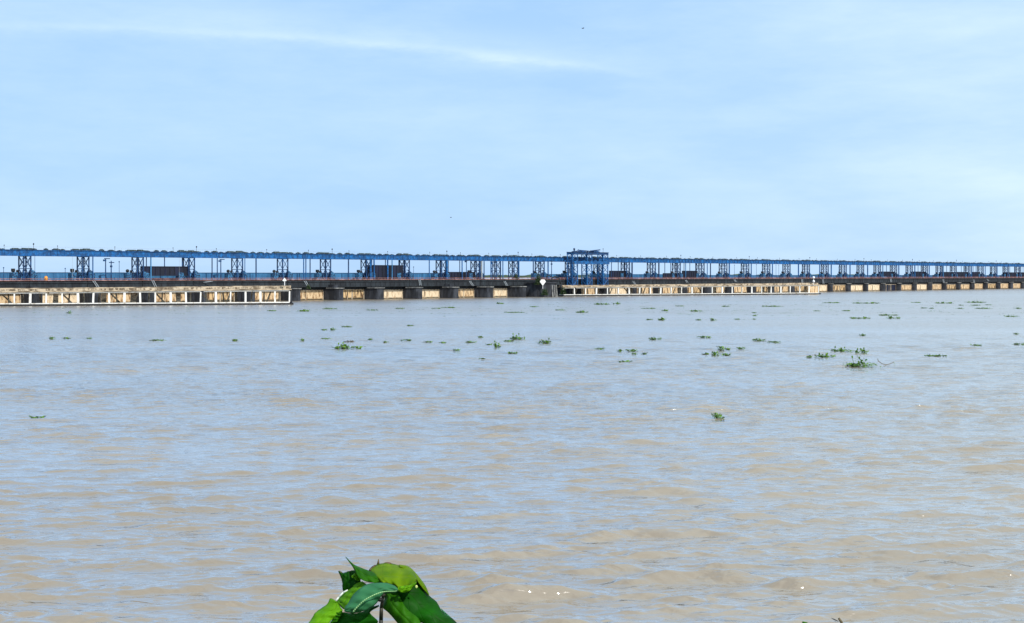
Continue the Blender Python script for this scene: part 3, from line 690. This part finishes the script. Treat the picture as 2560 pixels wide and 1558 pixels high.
# curved bare stem beside the largest clump
e = empty('curved_stem', on_water(2212, 914), 0, 'thin bare curved stem arching from the water right of the largest clump', 'stem'); Zs = on_water(2212, 914).y; k_ = Zs/F
pp = [Vector(((x-2212)*k_, 0, (914-y)*k_)) for x, y in ((2194, 898), (2196, 903), (2203, 908), (2214, 912.5), (2224, 910), (2232, 907), (2234, 905))]
m = MB().path(pp, .035, 6, .03); m.build('stem', MT['drytw'], e); m = MB(); blade(m, pp[-1], Vector((.5, 0, -.8)).normalized(), .3, .16, .1, rr); blade(m, pp[0], Vector((-.3, 0, .9)).normalized(), .14, .08, .1, rr); m.build('leaf', MT['hy'], e)
# thin stake in the water at right
p = on_water(2072, 770); e = empty('stake', p, 0, 'thin grey stake standing in the water beyond the farther guide wall end', 'stake'); hh = 24/F*p.y
MB().path([(0, 0, -.5), (.05, 0, hh*.5), (-.03, 0, hh)], .05, 6, .03).build('stake_pole', MT['galv'], e); MB().ball((-.03, 0, hh), .09).build('stake_knob', MT['galv'], e)
# birds
for px, py, Z, sz, lab in ((1457, 71, 260, .34, 'tiny dark bird flying high in the sky above the vapour trail'), (1127, 544, 300, .26, 'tiny dark bird flying low in the sky above the hoist bridge')):
    e = empty('bird', P(px, py, Z), .6, lab, 'bird')
    b = MB().ball((0, 0, 0), sz*.4, sc=(1.6, .6, .6)); b.ball((sz*.75, 0, sz*.08), sz*.15); b.add([(-sz*.5, -.06, 0), (-sz*.5, .06, 0), (-sz, .1, 0), (-sz, -.1, 0)], [(0, 1, 2, 3)])
    b.build('bird_body', MT['bird'], e, smooth=True)
    for s in (-1, 1):
        MB().add([(sz*.25, s*sz*.12, .02), (sz*.35, s*sz*.8, sz*.3), (0, s*sz*1.35, sz*.2), (-.15*sz, s*sz*.7, sz*.22), (-sz*.3, s*sz*.12, 0),
                  (sz*.25, s*sz*.12, .05), (sz*.35, s*sz*.8, sz*.3+.03), (0, s*sz*1.35, sz*.2+.02), (-.15*sz, s*sz*.7, sz*.22+.03), (-sz*.3, s*sz*.12, .03)],
                 [(0,1,2,3,4), (9,8,7,6,5), (0,5,6,1), (1,6,7,2), (2,7,8,3), (3,8,9,4), (4,9,5,0)]).build('wing', MT['bird'], e)
# ------------------------------------------------------------------ foreground plant
ZP = 1.8
def leafmat(name, c1, c2, vein, trans=.35, rough=.55, mid=1.0):
    m = bpy.data.materials.new(name); m.use_nodes = True; nd, lk = m.node_tree.nodes, m.node_tree.links
    p = nd['Principled BSDF']; p.inputs['Roughness'].default_value = rough; p.inputs['Specular IOR Level'].default_value = .12
    uv = nd.new('ShaderNodeUVMap'); uv.uv_map = 'UVMap'; s = nd.new('ShaderNodeSeparateXYZ'); lk.new(uv.outputs[0], s.inputs[0])
    K = lambda op, a, b=None, c=None: M_(nd, lk, op, a, b, c)
    n = nd.new('ShaderNodeTexNoise'); n.inputs['Scale'].default_value = 55; n.inputs['Detail'].default_value = 6; t = nd.new('ShaderNodeTexCoord'); lk.new(t.outputs['Object'], n.inputs['Vector'])
    n2 = nd.new('ShaderNodeTexNoise'); n2.inputs['Scale'].default_value = 14; n2.inputs['Detail'].default_value = 3; lk.new(t.outputs['Object'], n2.inputs['Vector'])
    mixn = K('ADD', K('MULTIPLY', n.outputs['Fac'], .35), K('MULTIPLY', n2.outputs['Fac'], .65))
    r = nd.new('ShaderNodeValToRGB'); lk.new(mixn, r.inputs[0]); r.color_ramp.elements[0].position = .38; r.color_ramp.elements[1].position = .62
    r.color_ramp.elements[0].color = (*c2, 1); r.color_ramp.elements[1].color = (*c1, 1)
    off = K('ABSOLUTE', K('SUBTRACT', s.outputs[1], .5))
    side = K('PINGPONG', K('ADD', K('MULTIPLY', s.outputs[0], 7.0), K('MULTIPLY', off, -2.4)), .5)
    v1 = N(nd, 'ShaderNodeMapRange', i_1=.05, i_2=.0, i_3=0.0, i_4=.45); lk.new(side, v1.inputs[0])
    v2 = N(nd, 'ShaderNodeMapRange', i_1=.030, i_2=.012, i_3=0.0, i_4=mid); lk.new(off, v2.inputs[0])
    vf = K('MAXIMUM', v1.outputs[0], v2.outputs[0])
    mx = N(nd, 'ShaderNodeMix', data_type='RGBA'); lk.new(vf, mx.inputs[0]); lk.new(r.outputs[0], mx.inputs[6]); mx.inputs[7].default_value = (*vein, 1)
    lk.new(mx.outputs[2], p.inputs['Base Color'])
    b = nd.new('ShaderNodeBump'); b.inputs['Strength'].default_value = .5; b.inputs['Distance'].default_value = .002
    lk.new(K('ADD', K('MULTIPLY', vf, -1.0), K('MULTIPLY', n.outputs['Fac'], .5)), b.inputs['Height']); lk.new(b.outputs[0], p.inputs['Normal'])
    tr_ = nd.new('ShaderNodeBsdfTranslucent'); lk.new(mx.outputs[2], tr_.inputs[0]); ms = nd.new('ShaderNodeMixShader'); ms.inputs[0].default_value = trans
    lk.new(p.outputs[0], ms.inputs[1]); lk.new(tr_.outputs[0], ms.inputs[2]); lk.new(ms.outputs[0], nd['Material Output'].inputs[0])
    return m
LM = {'yel': leafmat('sunlit_yellow_leaf', (.19, .32, .002), (.07, .18, .001), (.20, .32, .004), mid=.25),  # yellow carries the sunlight on the folded leaf's upper side
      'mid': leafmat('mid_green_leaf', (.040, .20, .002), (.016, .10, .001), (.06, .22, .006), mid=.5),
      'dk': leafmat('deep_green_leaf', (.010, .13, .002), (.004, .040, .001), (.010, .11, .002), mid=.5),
      'blu': leafmat('bluish_green_leaf', (.05, .21, .085), (.028, .15, .06), (.09, .28, .11), .2, .6, mid=.0),
      'bri': leafmat('bright_green_leaf', (.17, .44, .006), (.10, .30, .006), (.22, .48, .01), mid=.4)}
plant = empty('leafy_plant', (P(952, 1560, ZP).x, ZP, 7.72), 0, 'broad-leaved green plant on the near bank with its leafy top at the bottom edge', 'plant')
PL = plant.location.copy()
def ZPX(x, y): return (740+x/5.6, 1370+y/5.6)
def cat(pts, n):
    pts = [Vector(p) for p in pts]; P_ = [pts[0]*2-pts[1]]+pts+[pts[-1]*2-pts[-2]]; out = []
    seg = [(P_[i+2]-P_[i+1]).length for i in range(len(pts)-1)]; tot = sum(seg)
    for k in range(n+1):
        d = tot*k/n; i = 0
        while i < len(seg)-1 and d > seg[i]: d -= seg[i]; i += 1
        t = min(1, d/max(seg[i], 1e-9)); a, b, c, e_ = P_[i:i+4]
        out.append(.5*((2*b)+(c-a)*t+(2*a-5*b+4*c-e_)*t*t+(3*b-a-3*c+e_)*t**3))
    return out
# every leaf: two edge curves (x, y, depth offset in mm towards the camera), drawn from stalk to tip
def leaf(eA, eB, mt, bulge=6, name='leaf', wav=2.6, seed=1, label=None):
    rr = random.Random(seed); n, k = 34, 14
    A_ = cat(eA, n); B_ = cat(eB, n); vs = []; uvs = []; ph = [rr.uniform(0, 6) for _ in range(4)]
    for i in range(n+1):
        for j in range(k+1):
            t = j/k; q = A_[i]*(1-t)+B_[i]*t
            edge = abs(2*t-1); off = q.z+bulge*(1-(2*t-1)**2)-1.6*math.exp(-((t-.5)/.05)**2)
            off += wav*math.sin(i*.55+ph[0])*edge**2+wav*.5*math.sin(i*.9+j*.7+ph[1])
            if 0 < i < n and j in (0, k):
                jig = .6*wav*math.sin(i*1.7+ph[2]+j); q = q+Vector((jig, jig*.6, 0))
            px, py = ZPX(q.x, q.y); p = P(px, py, ZP-off/1000)-PL
            vs.append(p); uvs.append((i/n, t))
    fs = [(i*(k+1)+j, i*(k+1)+j+1, (i+1)*(k+1)+j+1, (i+1)*(k+1)+j) for i in range(n) for j in range(k)]
    me = bpy.data.meshes.new(name); me.from_pydata(vs, [], fs); me.update(); me.materials.append(LM[mt])
    uvl = me.uv_layers.new(name='UVMap')
    for lp_ in me.loops: uvl.data[lp_.index].uv = uvs[lp_.vertex_index]
    me.polygons.foreach_set('use_smooth', [True]*len(me.polygons))
    o = bpy.data.objects.new(name, me); col.objects.link(o); o.parent = plant
    s = o.modifiers.new('thickness', 'SOLIDIFY'); s.thickness = .0006; s.offset = 0
    if label: o['label'] = label
    return o
# folded top leaf (right), its sunlit upper side put into the yellow colour
leaf([(1215,500,-10),(1120,420,-25),(1035,315,-40),(1100,245,-52),(1280,212,-60),(1440,245,-55),(1560,270,-48),(1650,340,-38),(1700,450,-20)],
     [(1225,505,-8),(1260,500,-2),(1330,505,2),(1400,530,4),(1450,560,6),(1530,570,8),(1600,545,8),(1660,510,4),(1700,455,-18)], 'yel', 14, seed=2, label='yellow-green folded top leaf')
# long hanging half of the same leaf, shaded by its deep green colour
leaf([(1300,300,-62),(1560,262,-56),(1700,390,-50),(1800,540,-44),(1860,665,-38),(1970,760,-30),(2060,915,-24),(2200,1000,-16),(2330,1150,-8),(2420,1300,0)],
     [(1250,480,-40),(1260,620,-30),(1230,660,-26),(1300,760,-20),(1400,850,-14),(1520,930,-10),(1650,1010,-6),(1850,1080,-2),(2100,1200,0),(2400,1330,2)], 'dk', 10, seed=3, label='large deep green leaf hanging to the right')
leaf([(1225,600,-20),(1240,720,-16),(1215,830,-12),(1300,910,-8),(1420,1050,0),(1560,1250,10),(1700,1420,14)],
     [(1260,590,-20),(1420,640,-10),(1480,740,-4),(1560,860,2),(1720,1000,8),(1780,1200,12),(1740,1420,14)], 'mid', 8, seed=4)
leaf([(1440,235,-57),(1560,255,-54),(1640,315,-48),(1735,425,-44),(1810,530,-40),(1862,650,-36)],
     [(1450,262,-44),(1550,300,-38),(1620,360,-34),(1690,450,-30),(1770,560,-30),(1858,665,-34)], 'yel', 3, wav=.6, seed=21, label='yellowish rolled rim of the top leaf')
# thin green lobe under the top leaf
leaf([(1415,575,12),(1440,545,12),(1520,530,14),(1600,520,14),(1680,480,12)], [(1415,585,12),(1440,610,14),(1520,625,16),(1600,590,16),(1690,485,12)], 'bri', 3, seed=5)
# left pointed leaf
leaf([(1235,485,-14),(1180,400,-18),(1060,335,-24),(950,295,-28),(830,245,-34),(775,205,-42),(695,125,-50)],
     [(1230,492,-12),(1100,490,-4),(980,470,0),(900,430,-4),(840,350,-14),(790,260,-30),(697,130,-50)], 'mid', 5, seed=6, label='long pointed leaf standing up to the left')
# back-left leaf
leaf([(905,470,-30),(880,380,-34),(820,318,-40),(740,325,-42),(660,352,-44),(600,328,-46)],
     [(900,490,-30),(830,560,-32),(740,595,-36),(660,598,-38),(645,460,-42),(598,334,-46)], 'dk', 5, seed=7)
leaf([(900,380,-24),(870,345,-26),(845,335,-28),(770,400,-26)], [(905,400,-24),(900,450,-24),(860,460,-22),(775,408,-26)], 'bri', 2, seed=17)
# light green leaf beneath
leaf([(930,470,-20),(840,500,-24),(780,560,-26),(700,610,-28),(600,700,-30),(560,760,-32)],
     [(1000,520,-12),(900,600,-8),(820,690,-8),(740,790,-8),(680,860,-10),(575,770,-32)], 'bri', 4, seed=8)
# front bluish leaf with pale midrib
leaf([(1425,575,22),(1380,530,20),(1260,492,18),(1120,492,18),(1010,505,18),(900,565,20),(800,660,22),(740,760,24),(690,830,24),(678,885,22)],
     [(1425,600,22),(1380,632,24),(1240,640,26),(1205,655,28),(1150,740,32),(1090,810,34),(980,868,34),(850,908,30),(740,905,26),(682,890,22)], 'blu', 10, seed=9, label='broad bluish-green front leaf with pale midrib')
m = MB()
def pp3(x, y, o): return P(*ZPX(x, y), ZP-o/1000)-PL
m.path([pp3(*q) for q in [(x_.x, x_.y, x_.z) for x_ in cat([(800,895,45),(850,835,47),(950,740,48),(1060,675,47),(1160,632,45),(1240,612,43),(1330,608,39),(1400,605,33),(1425,585,29)], 24)]], .0010, 7, .0006)
m.build('midrib', mat('pale_midrib', (.22, .42, .16), .5, var=.2, scale=30), plant, smooth=True)
# lower left bright leaf
leaf([(560,745,-10),(482,708,-14),(440,785,-12),(350,850,-8),(270,910,-4),(215,1000,0),(150,1090,4),(90,1180,6)],
     [(575,760,-10),(620,830,-4),(650,880,0),(600,960,6),(500,1010,10),(430,1090,12),(300,1160,12),(100,1190,6)], 'bri', 7, seed=10, label='bright green leaf at the lower left')
# lower centre leaf, its shade painted in with the dark green
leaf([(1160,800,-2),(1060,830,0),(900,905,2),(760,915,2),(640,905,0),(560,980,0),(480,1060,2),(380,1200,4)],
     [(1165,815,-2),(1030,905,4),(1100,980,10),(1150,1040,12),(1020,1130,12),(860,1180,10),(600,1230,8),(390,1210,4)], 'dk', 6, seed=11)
leaf([(640,880,4),(590,900,4),(530,920,2),(510,1000,4),(470,1060,6)], [(650,900,6),(640,930,8),(600,1000,10),(560,1040,10),(480,1070,8)], 'mid', 4, seed=12)
leaf([(2030,850,-34),(2120,930,-30),(2210,1010,-26),(2260,1060,-22)], [(2035,860,-34),(2070,930,-28),(2150,1000,-24),(2255,1065,-22)], 'blu', 2, seed=13)
# foliage below the frame
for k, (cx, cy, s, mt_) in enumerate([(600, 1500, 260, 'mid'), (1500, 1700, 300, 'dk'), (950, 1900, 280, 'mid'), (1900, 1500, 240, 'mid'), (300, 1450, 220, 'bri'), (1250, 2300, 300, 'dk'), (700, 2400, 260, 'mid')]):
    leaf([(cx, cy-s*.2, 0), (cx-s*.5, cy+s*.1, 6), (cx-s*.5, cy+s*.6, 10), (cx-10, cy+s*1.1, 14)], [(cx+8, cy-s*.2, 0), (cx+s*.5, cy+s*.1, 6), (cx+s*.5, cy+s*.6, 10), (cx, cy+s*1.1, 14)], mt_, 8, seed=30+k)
m = MB(); m.path([pp3(1222, 610, 30), pp3(1215, 700, 22), pp3(1195, 830, 14), pp3(1190, 1000, 8), pp3(1180, 1300, 0), pp3(1220, 2200, -20), pp3(1210, 3600, -20), Vector((0, 0, -.1))], .0017, 9, .004)
for c, o in (((1180, 725), 24), ((1210, 655), 26)): m.ball(pp3(*c, o), .0034, sc=(1.3, 1, .8))
m.build('stem', mat('dark_green_stem', (.035, .030, .015), .6, scale=60, base2=(.012, .012, .008)), plant, smooth=True)
m = MB(); m.path([pp3(1150, 300, -58), pp3(1150, 235, -58), pp3(1155, 160, -58)], .0035, 8, .0006); m.ball(pp3(1282, 220, -58), .0026, sc=(2.2, 1, .8)); m.path([pp3(640, 352, -44), pp3(598, 328, -46)], .0016, 6, .0012)
m.path([pp3(1035, 320, -40), pp3(1070, 275, -46), pp3(1110, 250, -50)], .002, 6, .0016)
m.build('bud', mat('brown_bud', (.09, .06, .015), .6, scale=60), plant, smooth=True)
m = MB(); m.path([pp3(555, 745, -12), pp3(600, 690, -14), pp3(660, 625, -16), pp3(725, 590, -18)], .0014, 7, .0010); m.build('pale_tendril', mat('pale_tendril', (.62, .66, .6), .5, var=.1, scale=40), plant, smooth=True)
m = MB(); m.ball(pp3(1685, 543, 4), .0018, sc=(1, .5, 1.2)); m.build('dew_drop', mat('pale_spot', (.55, .65, .2), .4, var=.1, scale=50), plant, smooth=True)
# twigs at the bottom right
def tw(px, py, lab, pts, r, leafy_=False):
    e = empty('twig', P(px, 1640, ZP), 0, lab, 'twig'); b = e.location
    e.location.z = 7.74
    loc = Vector((b.x, b.y, 7.74))
    q = [P(x, y, ZP)-loc for x, y in pts]
    m = MB().path([Vector((0, 0, -.03))]+q, r*1.4, 8, r); m.build('stem', MT['drytw'] if not leafy_ else LM['mid'], e, smooth=True)
    m = MB(); blade(m, q[-1]+Vector((0, 0, -.004)), Vector((-.75, .1, .5)).normalized() if not leafy_ else Vector((.8, 0, -.2)).normalized(), .012 if not leafy_ else .02, .006 if not leafy_ else .012, .2, rr); m.build('leaf', MT['hy' if leafy_ else 'black'], e)
tw(2106, 1545, 'dark thin twig tip poking up at the bottom edge, right of the other', [(2110, 1600), (2104, 1556), (2097, 1546)], .0016)
tw(2012, 1554, 'yellow-olive bud tip poking up at the bottom edge at the right', [(2030, 1600), (2018, 1560), (2006, 1557)], .0018, True)
